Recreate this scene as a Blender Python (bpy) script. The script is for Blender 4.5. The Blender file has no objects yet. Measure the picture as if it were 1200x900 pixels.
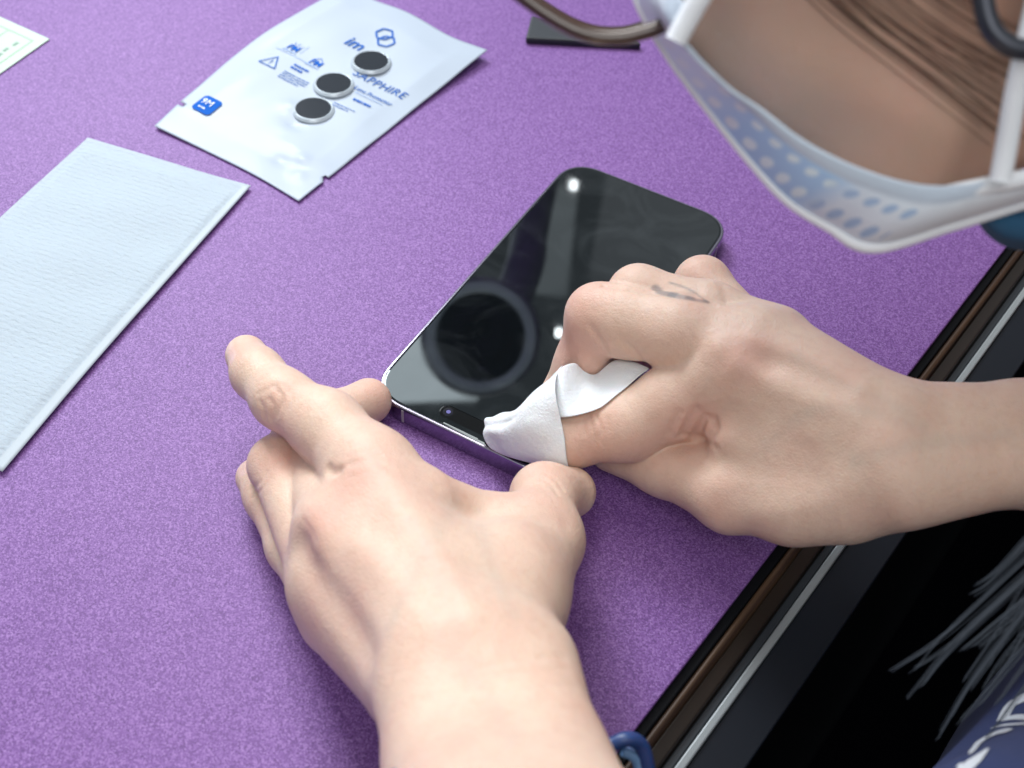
import bpy, bmesh, math, random
import numpy as np
from mathutils import Vector, Matrix
random.seed(7); rng = np.random.default_rng(7)
SC = 0.001                      # everything below is written in millimetres
C = bpy.context.scene.collection
scene = bpy.context.scene

# ---------------------------------------------------------------- camera
CR = np.array([[0.8680098721279581, 0.49429669020958356, 0.04721910562617758],
               [0.3984213023290347, -0.6365674738070155, -0.6603350037215167],
               [-0.2963432599853101, 0.5919903997002912, -0.7494851825902697]])   # right, down, view
CC = np.array([159.16556578445534, -209.72804758553227, 309.5422092257077])
FPX = 1400.0
def ray(x, y):
    return CR.T @ np.array([(x-600)/FPX, (y-450)/FPX, 1.0])
def P(x, y, z=0.0):             # the place at height z seen at (x, y) of the 1200x900 photograph
    d = ray(x, y); return CC + d*(z-CC[2])/d[2]
def D(x, y, dep):               # the place at distance dep in front of the lens
    return CC + ray(x, y)*dep
def N(v):
    v = np.asarray(v, float); return v/np.linalg.norm(v)

cam_d = bpy.data.cameras.new('camera'); cam = bpy.data.objects.new('camera', cam_d); C.objects.link(cam)
cam_d.sensor_fit = 'HORIZONTAL'; cam_d.sensor_width = 36; cam_d.lens = FPX/1200*36
cam_d.clip_start = 0.01; cam_d.clip_end = 50
M = Matrix.Identity(4)
for i in range(3):
    M[i][0] = CR[0][i]; M[i][1] = -CR[1][i]; M[i][2] = -CR[2][i]; M[i][3] = CC[i]*SC
cam.matrix_world = M
cam_d.dof.use_dof = True; cam_d.dof.focus_distance = 0.392; cam_d.dof.aperture_fstop = 13.0
scene.camera = cam

# ---------------------------------------------------------------- helpers
def mesh_obj(name, verts, faces, mat=None, parent=None, smooth=True, mats=None, fmat=None):
    me = bpy.data.meshes.new(name)
    v = np.asarray(verts, float)*SC
    if isinstance(faces, np.ndarray):
        n, k = faces.shape
        me.vertices.add(len(v)); me.vertices.foreach_set('co', v.ravel())
        me.loops.add(n*k); me.loops.foreach_set('vertex_index', faces.astype(np.int32).ravel())
        me.polygons.add(n); me.polygons.foreach_set('loop_start', np.arange(0, n*k, k, dtype=np.int32))
        me.polygons.foreach_set('loop_total', np.full(n, k, dtype=np.int32))
        me.update(calc_edges=True); me.validate()
    else:
        me.from_pydata([tuple(x) for x in v], [], faces); me.update()
    if smooth:
        me.polygons.foreach_set('use_smooth', [True]*len(me.polygons))
    o = bpy.data.objects.new(name, me); C.objects.link(o)
    for m in (mats or ([mat] if mat else [])): me.materials.append(m)
    if fmat is not None: me.polygons.foreach_set('material_index', np.asarray(fmat, dtype=np.int32))
    if parent is not None: o.parent = parent
    return o
def tag(o, label=None, cat=None, group=None, kind=None):
    if label: o['label'] = label
    if cat: o['category'] = cat
    if group: o['group'] = group
    if kind: o['kind'] = kind
    return o
def thing(name, label, cat, loc=(0, 0, 0), group=None):
    o = bpy.data.objects.new(name, None); C.objects.link(o); o.empty_display_size = .01
    return tag(o, label, cat, group)
def fix_normals(o):
    bm = bmesh.new(); bm.from_mesh(o.data); bmesh.ops.recalc_face_normals(bm, faces=bm.faces); bm.to_mesh(o.data); bm.free()
    return o
def mod_solid(o, t, off=-1):
    m = o.modifiers.new('s', 'SOLIDIFY'); m.thickness = t*SC; m.offset = off; return o
def mod_bevel(o, w, seg=3):
    m = o.modifiers.new('b', 'BEVEL'); m.width = w*SC; m.segments = seg; m.limit_method = 'ANGLE'; m.angle_limit = math.radians(35); return o
def mod_sub(o, n=2):
    m = o.modifiers.new('u', 'SUBSURF'); m.levels = n; m.render_levels = n; return o
def grid_faces(nu, nv, wrap_u=False, wrap_v=False):
    f = []
    for i in range(nu if wrap_u else nu-1):
        for j in range(nv if wrap_v else nv-1):
            f.append((i*nv+j, ((i+1) % nu)*nv+j, ((i+1) % nu)*nv+(j+1) % nv, i*nv+(j+1) % nv))
    return f
def spline(pts, n):             # Catmull-Rom through points, n samples
    p = np.asarray(pts, float); m = len(p)
    if m == 2: return p[0]+(p[1]-p[0])*np.linspace(0, 1, n)[:, None]
    q = np.vstack([2*p[0]-p[1], p, 2*p[-1]-p[-2]])
    t = np.linspace(0, m-1-1e-9, n); i = t.astype(int); u = (t-i)[:, None]
    a, b, c, d = q[i], q[i+1], q[i+2], q[i+3]
    return .5*((2*b)+(c-a)*u+(2*a-5*b+4*c-d)*u**2+(3*b-a-3*c+d)*u**3)
def tube(path, r, seg=12, caps=True):
    p = np.asarray(path, float); n = len(p); r = np.broadcast_to(np.asarray(r, float), (n,))
    T = np.gradient(p, axis=0); T /= np.linalg.norm(T, axis=1)[:, None]+1e-12
    a = np.array([0, 0, 1.]) if abs(T[0][2]) < .9 else np.array([1., 0, 0])
    u = N(np.cross(T[0], a)); V = []
    for i in range(n):
        u = N(u-T[i]*(u@T[i])); w = np.cross(T[i], u)
        th = np.linspace(0, 2*np.pi, seg, endpoint=False)
        V.append(p[i]+r[i]*(np.cos(th)[:, None]*u+np.sin(th)[:, None]*w))
    f = grid_faces(n, seg, wrap_v=True)
    if caps: f += [tuple(range(seg))[::-1], tuple(range((n-1)*seg, n*seg))]
    return np.vstack(V), f
def join_geo(parts):
    V = []; F = []; o = 0
    for v, f in parts:
        V.append(np.asarray(v, float)); F += [tuple(k+o for k in q) for q in f]; o += len(v)
    return np.vstack(V), F
def box_geo(c, s, ax=None):
    ax = np.eye(3) if ax is None else ax
    v = [np.asarray(c)+sum(ax[k]*s[k]/2*sg[k] for k in range(3)) for sg in
         [(-1,-1,-1),(1,-1,-1),(1,1,-1),(-1,1,-1),(-1,-1,1),(1,-1,1),(1,1,1),(-1,1,1)]]
    return np.array(v), [(0,3,2,1),(4,5,6,7),(0,1,5,4),(1,2,6,5),(2,3,7,6),(3,0,4,7)]

# ---------------------------------------------------------------- materials
def mat(name, col=(.5, .5, .5), rough=.5, metal=0, spec=None, **kw):
    m = bpy.data.materials.new(name); m.use_nodes = True
    b = m.node_tree.nodes['Principled BSDF']
    b.inputs['Base Color'].default_value = (*col, 1); b.inputs['Roughness'].default_value = rough; b.inputs['Metallic'].default_value = metal
    if spec is not None: b.inputs['Specular IOR Level'].default_value = spec
    for k, v in kw.items(): b.inputs[k.replace('_', ' ')].default_value = v
    return m
class NT:
    def __init__(s, m): s.t = m.node_tree; s.b = s.t.nodes['Principled BSDF']
    def n(s, typ, **kw):
        x = s.t.nodes.new(typ)
        for k, v in kw.items():
            if k.startswith('i_'):
                x.inputs[k[2:].replace('_', ' ')].default_value = v
            else: setattr(x, k, v)
        return x
    def l(s, a, b): s.t.links.new(a, b)
    def coord(s, kind='Object'): return s.n('ShaderNodeTexCoord').outputs[kind]
    def noise(s, scale, detail=2, rough=.5, vec=None, dist=0):
        x = s.n('ShaderNodeTexNoise'); x.inputs['Scale'].default_value = scale; x.inputs['Detail'].default_value = detail
        x.inputs['Roughness'].default_value = rough; x.inputs['Distortion'].default_value = dist
        s.l(vec if vec is not None else s.coord(), x.inputs['Vector']); return x.outputs['Fac']
    def ramp(s, fac, stops):
        r = s.n('ShaderNodeValToRGB'); e = r.color_ramp.elements
        while len(e) < len(stops): e.new(.5)
        for k, (p, c) in enumerate(stops): e[k].position = p; e[k].color = (*c, 1) if len(c) == 3 else c
        s.l(fac, r.inputs[0]); return r.outputs[0]
    def mix(s, f, a, b, mode='MIX'):
        x = s.n('ShaderNodeMix', data_type='RGBA', blend_type=mode)
        for k, v in ((0, f), (6, a), (7, b)):
            if hasattr(v, 'default_value'): s.l(v, x.inputs[k])
            else: x.inputs[k].default_value = v if k == 0 else (*v, 1)
        return x.outputs[2]
    def bump(s, h, strength=.3, dist=.0005, prev=None):
        x = s.n('ShaderNodeBump'); x.inputs['Strength'].default_value = strength; x.inputs['Distance'].default_value = dist
        s.l(h, x.inputs['Height'])
        if prev is not None: s.l(prev, x.inputs['Normal'])
        return x.outputs[0]

def mat_pad():
    m = mat('purple_mat', rough=.55); t = NT(m)
    vo = t.n('ShaderNodeTexVoronoi'); vo.inputs['Scale'].default_value = 2300; t.l(t.coord(), vo.inputs['Vector'])
    sp = t.n('ShaderNodeSeparateColor'); t.l(vo.outputs['Color'], sp.inputs[0])
    n0 = t.noise(1500, 3, .7); mx = t.n('ShaderNodeMix'); mx.inputs[0].default_value = .5; t.l(sp.outputs[0], mx.inputs[2]); t.l(n0, mx.inputs[3])
    n1 = mx.outputs[0]; n2 = t.noise(9, 2, .5)
    c = t.ramp(n1, [(.16, (.084, .030, .146)), (.42, (.152, .062, .248)), (.58, (.205, .094, .315)), (.86, (.345, .200, .480))])
    c = t.mix(t.ramp(n2, [(.3, (0, 0, 0)), (.7, (.10, .10, .10))]), c, (.30, .145, .42))
    t.l(c, t.b.inputs['Base Color']); t.l(t.bump(n1, .12, .0003), t.b.inputs['Normal'])
    t.b.inputs['Specular IOR Level'].default_value = .35
    return m
def mat_skin():
    m = mat('skin', (.6, .4, .3), .5); t = NT(m)
    a = t.n('ShaderNodeVertexColor'); a.layer_name = 'Col'
    n1 = t.noise(60, 3, .55); n2 = t.noise(420, 2, .6); n3 = t.noise(1500, 2, .6)
    c = t.mix(t.ramp(n1, [(.38, (0, 0, 0)), (.72, (.30, .30, .30))]), a.outputs['Color'], (.60, .30, .235))
    c = t.mix(t.ramp(n2, [(.45, (0, 0, 0)), (.75, (.20, .20, .20))]), c, (.52, .30, .22))
    t.l(c, t.b.inputs['Base Color'])
    v = t.n('ShaderNodeTexVoronoi', feature='DISTANCE_TO_EDGE'); v.inputs['Scale'].default_value = 1000; t.l(t.coord(), v.inputs['Vector'])
    vv = t.n('ShaderNodeMath', operation='MINIMUM'); t.l(v.outputs['Distance'], vv.inputs[0]); vv.inputs[1].default_value = .18
    b1 = t.bump(vv.outputs[0], .5, .0005); b2 = t.bump(n3, .28, .0004, b1); b3 = t.bump(n2, .22, .0008, b2)
    t.l(b3, t.b.inputs['Normal'])
    t.b.inputs['Subsurface Weight'].default_value = .35
    t.b.inputs['Subsurface Radius'].default_value = (1, .38, .22); t.b.inputs['Subsurface Scale'].default_value = .003
    t.b.inputs['Specular IOR Level'].default_value = .38; t.b.inputs['Roughness'].default_value = .48
    return m
MAT = dict(pad=mat_pad(), skin=mat_skin())

# ---------------------------------------------------------------- implicit surfaces for the body
class Sdf:
    """limbs as chains of tapered round cones, blended smoothly; evaluated with numpy"""
    def __init__(s): s.groups = []; s.dents = []
    def group(s, k, ka): g = dict(k=k, ka=ka, pr=[]); s.groups.append(g); return g
    @staticmethod
    def cone(g, a, b, ra, rb, flat=None, f=1.0): g['pr'].append((np.array(a, float), np.array(b, float), ra, rb, None if flat is None else N(flat), f))
    def raw(s, p):
        tot = None
        base = None
        for gi, g in enumerate(s.groups):
            d = None
            for a, b, ra, rb, fl, f in g['pr']:
                ba = b-a; pa = p-a
                t = np.clip(pa@ba/max(ba@ba, 1e-9), 0, 1)
                q = pa-t[:, None]*ba
                if fl is not None:
                    h = q@fl; q = q+(h*(1/f-1))[:, None]*fl
                e = np.sqrt((q*q).sum(1))-(ra+(rb-ra)*t)
                d = e if d is None else smin(d, e, g['k'])
            if base is None: base = d; tot = d
            else:
                tot = smin(tot, smin(base, d, g['ka']), .8)
        return tot
    def __call__(s, p):
        out = np.empty(len(p))
        for i in range(0, len(p), 200000):
            q = p[i:i+200000]; d = s.raw(q)
            for pts, depth, w, lo, hi in s.dents:
                k = np.all((q > lo) & (q < hi), axis=1) & (np.abs(d) < 12)
                if k.any():
                    qq = q[k]; best = np.full(len(qq), 1e9)
                    for a, b in zip(pts[:-1], pts[1:]):
                        ba = b-a; t = np.clip((qq-a)@ba/max(ba@ba, 1e-9), 0, 1)
                        best = np.minimum(best, ((qq-a-t[:, None]*ba)**2).sum(1))
                    d[k] += depth*np.exp(-best/(w*w))
            out[i:i+200000] = d
        return out
    def hits(s, px, t0=130, t1=560):          # where lines of sight meet the skin
        d = np.array([N(ray(*q)) for q in px]); t = np.full(len(d), float(t0)); ok = np.zeros(len(d), bool)
        for _ in range(90):
            v = s(CC+d*t[:, None]); ok = v < .06
            t = np.where(ok, t, t+np.maximum(v*.8, .05))
        X = CC+d*t[:, None]; X[~ok | (t > t1)] = np.nan
        return X
    def creases(s, rows):                     # folds of the skin (points, depth, width): depth > 0 carves, < 0 raises
        px = [spline(np.array(r[0], float), 5*len(r[0])) for r in rows]
        X = s.hits(np.vstack(px)); o = 0
        for r, q in zip(rows, px):
            pts = X[o:o+len(q)]; o += len(q); pts = pts[~np.isnan(pts[:, 0])]
            if len(pts) > 1: s.dents.append((pts, r[1], r[2], pts.min(0)-3*r[2], pts.max(0)+3*r[2]))
def smin(a, b, k):
    h = np.maximum(k-np.abs(a-b), 0)/k
    return np.minimum(a, b)-h*h*k*.25
def surface_nets(f, lo, hi, h):
    n = np.ceil((np.array(hi)-lo)/h/4).astype(int)*4+1
    nc = (n-1)//4+1
    g = np.stack(np.meshgrid(*[np.arange(k)*4*h for k in nc], indexing='ij'), -1).reshape(-1, 3)+lo
    co = f(g).reshape(nc)
    near = np.abs(co) < 4*h*2.2
    cell = np.zeros(nc-1, bool)
    for a in (0, 1):
        for b in (0, 1):
            for c in (0, 1): cell |= near[a:nc[0]-1+a, b:nc[1]-1+b, c:nc[2]-1+c]
    fine = np.zeros(n, bool)
    up = cell.repeat(4, 0).repeat(4, 1).repeat(4, 2)
    for a in (0, 1):
        for b in (0, 1):
            for c in (0, 1): fine[a:n[0]-1+a, b:n[1]-1+b, c:n[2]-1+c] |= up
    idx = np.minimum((np.arange(n.max())+2)//4, 10**9)
    F = co[np.ix_(*[np.minimum((np.arange(k)+2)//4, nc[i]-1) for i, k in enumerate(n)])].copy()
    ii = np.argwhere(fine)
    F[fine] = f(ii*h+lo)
    S = F < 0
    cs = np.zeros(n-1, np.int8)
    for a in (0, 1):
        for b in (0, 1):
            for c in (0, 1): cs += S[a:n[0]-1+a, b:n[1]-1+b, c:n[2]-1+c]
    act = (cs > 0) & (cs < 8)
    ai = np.argwhere(act); vid = np.full(n-1, -1, np.int64); vid[act] = np.arange(len(ai))
    acc = np.zeros((len(ai), 3)); cnt = np.zeros(len(ai))
    cor = [(a, b, c) for a in (0, 1) for b in (0, 1) for c in (0, 1)]
    for p in cor:
        for ax in range(3):
            if p[ax]: continue
            q = list(p); q[ax] = 1
            fp = F[tuple((ai+p).T)]; fq = F[tuple((ai+q).T)]
            m = (fp < 0) != (fq < 0)
            t = fp[m]/(fp[m]-fq[m]); v = np.tile(np.array(p, float), (m.sum(), 1)); v[:, ax] = t
            acc[m] += v; cnt[m] += 1
    V = (ai+acc/cnt[:, None])*h+lo
    Q = []
    for ax in range(3):
        b, c = (ax+1) % 3, (ax+2) % 3
        sl0 = [slice(None)]*3; sl1 = [slice(None)]*3
        sl0[ax] = slice(0, -1); sl1[ax] = slice(1, None)
        A = S[tuple(sl0)]; B = S[tuple(sl1)]
        e = np.argwhere(A != B)
        ok = (e[:, b] > 0) & (e[:, c] > 0) & (e[:, b] < n[b]-1) & (e[:, c] < n[c]-1); e = e[ok]
        flip = A[tuple(e.T)]
        db = np.zeros(3, int); db[b] = 1; dc = np.zeros(3, int); dc[c] = 1
        q = np.stack([vid[tuple((e-db-dc).T)], vid[tuple((e-dc).T)], vid[tuple(e.T)], vid[tuple((e-db).T)]], 1)
        q[~flip] = q[~flip][:, ::-1]
        Q.append(q)
    Q = np.vstack(Q); Q = Q[(Q >= 0).all(1)]
    # settle the vertices on the surface
    eps = h*.5
    for _ in range(2):
        d = f(V); G = np.stack([f(V+np.eye(3)[k]*eps)-d for k in range(3)], 1)/eps
        gl = (G*G).sum(1)+1e-6
        st = np.clip(d/gl, -h, h)
        V = V-G*(st*.9)[:, None]
    return V, Q
# ---------------------------------------------------------------- the person
def chain(S, g, js, flat=None, f=1.0):
    pts = [P(*j[:3]) for j in js]
    for i in range(len(js)-1): S.cone(g, pts[i], pts[i+1], js[i][3], js[i+1][3], flat, f)
    return pts
# left hand: palm down at the near end of the phone, forefinger stretched out
LH = Sdf()
g = LH.group(8, 8)
wr = (556, 790, 56); fa = (585, 905, 64); el = (760, 1500, 130)
LI, LM, LR, LP = (436, 556, 44), (392, 622, 42), (384, 684, 33), (398, 726, 24)
up = N([0, 0, 1]); 
side = N(P(705, 860, 60)-P(455, 860, 60))
fn = N(np.cross(side, N(P(*fa)-P(*wr))))
for o in (-9.5, 0, 9.5):
    LH.cone(g, P(*wr)+side*o, P(*fa)+side*o, 15, 13)
    LH.cone(g, P(*fa)+side*o, P(*el)+side*o, 13, 30)
LH.cone(g, P(548, 775, 56), P(*LI), 15, 12)
LH.cone(g, P(530, 775, 55), P(*LM), 14, 11)
LH.cone(g, P(510, 785, 50), P(*LR), 13, 10.5)
LH.cone(g, P(495, 795, 44), P(*LP), 13, 9.5)
LH.cone(g, P(580, 765, 50), P(634, 634, 29), 14, 11.2)        # thumb metacarpal
LH.cone(g, P(560, 700, 46), P(610, 622, 30), 14, 9)           # web between thumb and forefinger
LH.cone(g, P(500, 600, 42), P(560, 610, 32), 11, 8)
LH.cone(g, P(500, 690, 42), P(580, 690, 42), 16, 16)
g = LH.group(5, 7); chain(LH, g, [(436, 556, 44, 11.6), (383, 500, 43, 9.9), (330, 467, 42, 8.2), (302, 438, 39, 7.2), (289, 417, 35, 6.5)])
g = LH.group(4, 5); chain(LH, g, [(392, 622, 40, 10), (362, 530, 20, 8.6), (395, 490, 11, 8.2), (432, 470, 8.5, 7.6)])
g = LH.group(4, 5); chain(LH, g, [(384, 684, 32, 9.5), (326, 545, 24, 8.3), (350, 515, 14, 7.8), (375, 500, 10, 7)])
g = LH.group(4, 5); chain(LH, g, [(398, 726, 23, 8.8), (345, 640, 17, 7.6), (315, 583, 13, 6.8), (300, 560, 11, 6.2)])
g = LH.group(5, 7); chain(LH, g, [(634, 634, 29, 10.6), (638, 582, 21, 9.4), (668, 577, 14, 8)])
# right hand: forefinger in the cloth, the other fingers bent
RH = Sdf()
g = RH.group(6, 7)
RI, RM, RR, RP = (858, 432, 52), (885, 406, 57), (908, 408, 54), (926, 444, 44)
w0 = (1058, 533, 52); w1 = (1200, 518, 58); w2 = (1560, 560, 90)
sr = N(P(1060, 610, 45)-P(1060, 450, 52))
for o in (-8, 0, 8):
    RH.cone(g, P(*w0)+sr*o, P(*w1)+sr*o*.7, 13.5, 11.2)
    RH.cone(g, P(*w1)+sr*o*.7, P(*w2)+sr*o, 11.2, 28)
RH.cone(g, P(1035, 525, 52), P(*RI), 15, 12)
RH.cone(g, P(1035, 505, 54), P(*RM), 14, 11)
RH.cone(g, P(1035, 500, 48), P(*RR), 13, 10.5)
RH.cone(g, P(1035, 510, 42), P(*RP), 13, 9.5)
RH.cone(g, P(990, 572, 40), P(858, 581, 27), 15, 10.2)
RH.cone(g, P(1060, 555, 46), P(930, 588, 34), 13, 12)         # thumb metacarpal
RH.cone(g, P(960, 520, 44), P(862, 512, 40), 14, 8)
RH.cone(g, P(925, 528, 40), P(846, 540, 27), 12, 6.5); RH.cone(g, P(900, 532, 34), P(812, 520, 19), 10.5, 7.5)
g = RH.group(5, 6); chain(RH, g, [(858, 432, 52, 11.6), (792, 470, 38, 11), (735, 500, 29, 10), (668, 513, 21, 8.8), (612, 509, 15, 7)])
g = RH.group(4, 5); chain(RH, g, [(885, 404, 57, 10.6), (800, 391, 53, 11.6), (730, 376, 48, 10.8), (701, 370, 46.5, 9.6), (682, 425, 28, 8.2), (660, 460, 16, 7.2)])
g = RH.group(4, 5); chain(RH, g, [(908, 398, 54, 10), (830, 368, 53, 9.6), (748, 346, 50, 9.0), (728, 405, 30, 8), (705, 440, 18, 7.2)])
g = RH.group(4, 5); chain(RH, g, [(926, 444, 44, 8.8), (823, 333, 41, 8.6), (790, 375, 26, 7.4), (760, 410, 16, 6.6)])
g = RH.group(5, 6); chain(RH, g, [(857, 580, 27, 10.4), (778, 545, 17, 9), (718, 526, 11, 7.6)])

LH.creases([
    ([(353, 640), (372, 680), (400, 715), (430, 765)], 1.8, 5),            # hollow between two knuckles
    ([(385, 550), (389, 553), (396, 552)], 1.6, 1.3),                      # dimple at the forefinger's root
    ([(396, 552), (408, 545), (420, 541)], .35, 1.1), ([(410, 536), (430, 531), (448, 536)], .2, 1.0), ([(415, 548), (436, 543), (455, 550)], .2, 1.0), ([(412, 560), (436, 556), (452, 562)], .15, 1.0),
    ([(304, 470), (308, 478), (310, 490)], .38, .7), ([(303, 462), (315, 455), (323, 450)], .2, .8), ([(321, 452), (331, 466), (326, 482), (318, 493)], .45, .7), ([(316, 468), (322, 478), (315, 488)], .32, .6), ([(334, 452), (342, 464), (336, 480)], .16, .8),
    ([(420, 640), (465, 680), (510, 730)], -.8, 4.5), ([(465, 585), (505, 640), (545, 720)], -.8, 4.5), ([(440, 620), (480, 665), (520, 720)], .5, 5), ([(425, 548), (440, 552)], -.8, 7), ([(372, 614), (380, 622)], -.8, 6),   # tendons
    ([(500, 560), (560, 600), (590, 630)], 1.0, 8), ([(640, 556), (652, 563), (660, 575)], .28, .8), ([(634, 560), (646, 568), (654, 580)], .28, .8), ([(630, 567), (640, 575)], .2, .8),
    ([(600, 600), (640, 605), (662, 612)], .7, 4),
    ([(367, 605), (378, 622), (373, 638)], -.5, 4), ([(357, 610), (368, 622), (372, 634)], .18, .9), ([(372, 600), (388, 612), (392, 628)], .15, .9),
    ([(540, 790), (600, 775), (660, 770)], .22, 1.3), ([(545, 803), (610, 787), (665, 783)], .2, 1.2), ([(560, 822), (620, 806), (672, 803)], .14, 1.2),
    ([(293, 573), (305, 565), (312, 553)], .25, .8), ([(295, 583), (308, 572), (316, 560)], .22, .8),
])
RH.creases([
    ([(785, 508), (791, 496), (797, 485)], .8, 1.4), ([(800, 510), (806, 496), (816, 481)], 1.2, 1.5), ([(812, 514), (820, 500), (827, 489)], 1.0, 1.3), ([(833, 511), (838, 502), (836, 494)], 1.1, 1.5),
    ([(792, 508), (800, 490)], -.35, 1.2), ([(827, 508), (831, 496)], -.5, 1.3), ([(806, 511), (822, 514), (838, 525)], .7, 1.2), ([(708, 334), (745, 340), (780, 345), (812, 351), (838, 357)], 1.1, 1.0),
    ([(848, 424), (858, 417), (880, 416), (905, 425)], .5, 3.2), ([(905, 425), (940, 433), (985, 450)], 1.0, 4.5), ([(846, 408), (858, 411), (866, 416)], -1.0, 6), ([(900, 470), (960, 480), (1020, 490)], .6, 6),
    ([(838, 402), (852, 408), (860, 430)], -.5, 4),
    ([(868, 425), (925, 458), (1000, 485)], -.9, 4.5),
    ([(688, 485), (694, 500), (697, 520)], .42, .9), ([(698, 487), (703, 500), (701, 515)], .42, .8), ([(682, 492), (686, 508)], .3, .8), ([(712, 490), (714, 505)], .2, .8), ([(706, 520), (712, 530)], .15, .8),
    ([(693, 384), (702, 398), (712, 415)], .6, 1.3),
    ([(728, 398), (742, 412), (758, 428)], .6, 1.6),
    ([(845, 592), (860, 586), (900, 577), (950, 568)], .8, 5),
    ([(885, 398), (940, 418), (1010, 452)], -.9, 4),
    ([(815, 330), (818, 338), (815, 346)], .3, 1.6), ([(846, 333), (850, 345), (852, 356)], .4, 1.6),
])
# ---- the rest of the body
hr, hd, hv = CR
KH = .74
H0 = D(1133, -236, 365*KH)
ca, sa = math.cos(math.radians(60)), math.sin(math.radians(60))
HU = -ca*hr-sa*hd; HF = -sa*hr+ca*hd; HL = -hv
def H(f, u, l=0): return H0+KH*(f*HF+u*HU+l*HL)
HB = np.array([HF, HU, HL])/KH
def ell(p, c, r):
    q = ((p-H0)@HB.T-np.array(c)); r = np.array(r, float)
    k0 = np.sqrt(((q/r)**2).sum(1)); k1 = np.sqrt(((q/r**2)**2).sum(1))+1e-9
    return k0*(k0-1)/k1*KH
NB = H(-125, -150); SHL = D(1385, 1030, 335); SHR = D(1750, 60, 560)
ELL = P(760, 1500, 130); ELR = P(1560, 560, 90)
BELLY = D(1950, 1150, 520)
class Head(Sdf):
    def raw(s, p):
        d = ell(p, (-5, 42, 0), (95, 84, 75))
        d = smin(d, ell(p, (34, -18, 0), (62, 88, 61)), 25)
        q = (p-H0)@HB.T
        def c(a, b, ra, rb):
            a, b = np.array(a, float), np.array(b, float); ba = b-a; t = np.clip((q-a)@ba/(ba@ba), 0, 1)
            return KH*(np.sqrt(((q-a-t[:, None]*ba)**2).sum(1))-(ra+(rb-ra)*t))
        d = smin(d, ell(p, (66, -34, 0), (42, 60, 46)), 20)
        for sg in (1, -1):
            d = smin(d, c((5, -58, 47*sg), (74, -86, 12*sg), 15, 15), 18)
            d = smin(d, c((62, -22, 36*sg), (52, -34, 40*sg), 24, 20), 18)
            d = smin(d, c((86, 38, 8*sg), (74, 36, 42*sg), 9, 9), 12)
            d = smin(d, ell(p, (-6, -2, 77*sg), (18, 31, 7)), 5)
            d = smin(d, c((79, 22, 22*sg), (75, 22, 40*sg), 9, 8), 5)
        d = smin(d, c((78, -80, -8), (78, -80, 8), 14, 14), 12)
        d = smin(d, c((93, 24, 0), (104, -10, 0), 6, 10), 9)
        d = smin(d, c((92, -52, -14), (92, -52, 14), 8, 8), 10)
        d = smin(d, c((-18, -45, 0), (-115, -150, 0), 50, 52), 25)
        return d
HEAD = Head()
HEAD.creases([([(900, 20), (1000, 60), (1100, 110), (1185, 160)], 1.8, 8), ([(960, -20), (1060, 30), (1150, 80)], 1.6, 7), ([(1050, -30), (1120, 20), (1200, 90)], 1.8, 8),
              ([(860, -10), (930, 70), (1020, 110), (1120, 150)], -1.6, 8)])
BODY = Sdf(); g = BODY.group(60, 60)
BODY.cone(g, NB, BELLY, 62, 110); BODY.cone(g, NB, SHL, 50, 42); BODY.cone(g, NB, SHR, 50, 42)
BODY.cone(g, SHL, ELL, 40, 31); BODY.cone(g, SHR, ELR, 40, 29)
def whole(p):
    return np.minimum(smin(BODY(p), HEAD(p), 15), np.minimum(LH(p), RH(p)))

def bounds(pts, m): a = np.array(pts); return a.min(0)-m, a.max(0)+m
LB = bounds([P(*q) for q in [(260, 380, 45), (260, 560, 0), (700, 985, 62), (470, 985, 62), (690, 545, 0), (690, 600, 20), (350, 740, 0)]], 14); LB[0][2] = -3; LB[1][2] = 118
RB = bounds([P(*q) for q in [(580, 510, 10), (820, 300, 45), (1230, 450, 60), (1230, 580, 40), (850, 610, 10)]], 14); RB[0][2] = 0; RB[1][2] = 100
HBX = bounds([H(f, u, l) for f in (-105, 130) for u in (-115, 130) for l in (-85, 85)], 2)
def clip_out(V, Q, boxes):
    c = V[Q].mean(1); k = np.ones(len(Q), bool)
    for lo, hi in boxes: k &= ~np.all((c > lo+7) & (c < hi-7), axis=1)
    Q = Q[k]; u, inv = np.unique(Q, return_inverse=True); return V[u], inv.reshape(Q.shape)
pieces = [surface_nets(LH, *LB, .6), surface_nets(RH, *RB, .6)]
pieces.append(clip_out(*surface_nets(lambda p: smin(BODY(p), HEAD(p), 15), *HBX, 1.7), []))
allb = bounds([SHL, SHR, ELL, ELR, BELLY, H(-105, 130), H(130, 130), P(600, 900, 60)], 115)
cv, cq = clip_out(*surface_nets(whole, *allb, 4.0), [LB, RB, HBX])
for lo, hi in (LB, RB, HBX):                # tuck the coarse rim under the finer skin where they meet
    k = np.all((cv > lo) & (cv < hi), axis=1); q = cv[k]
    if len(q):
        G = np.stack([whole(q+np.eye(3)[i])-whole(q-np.eye(3)[i]) for i in range(3)], 1); G /= np.linalg.norm(G, axis=1)[:, None]+1e-9
        cv[k] = q-G*.8
pieces.append((cv, cq))

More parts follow.
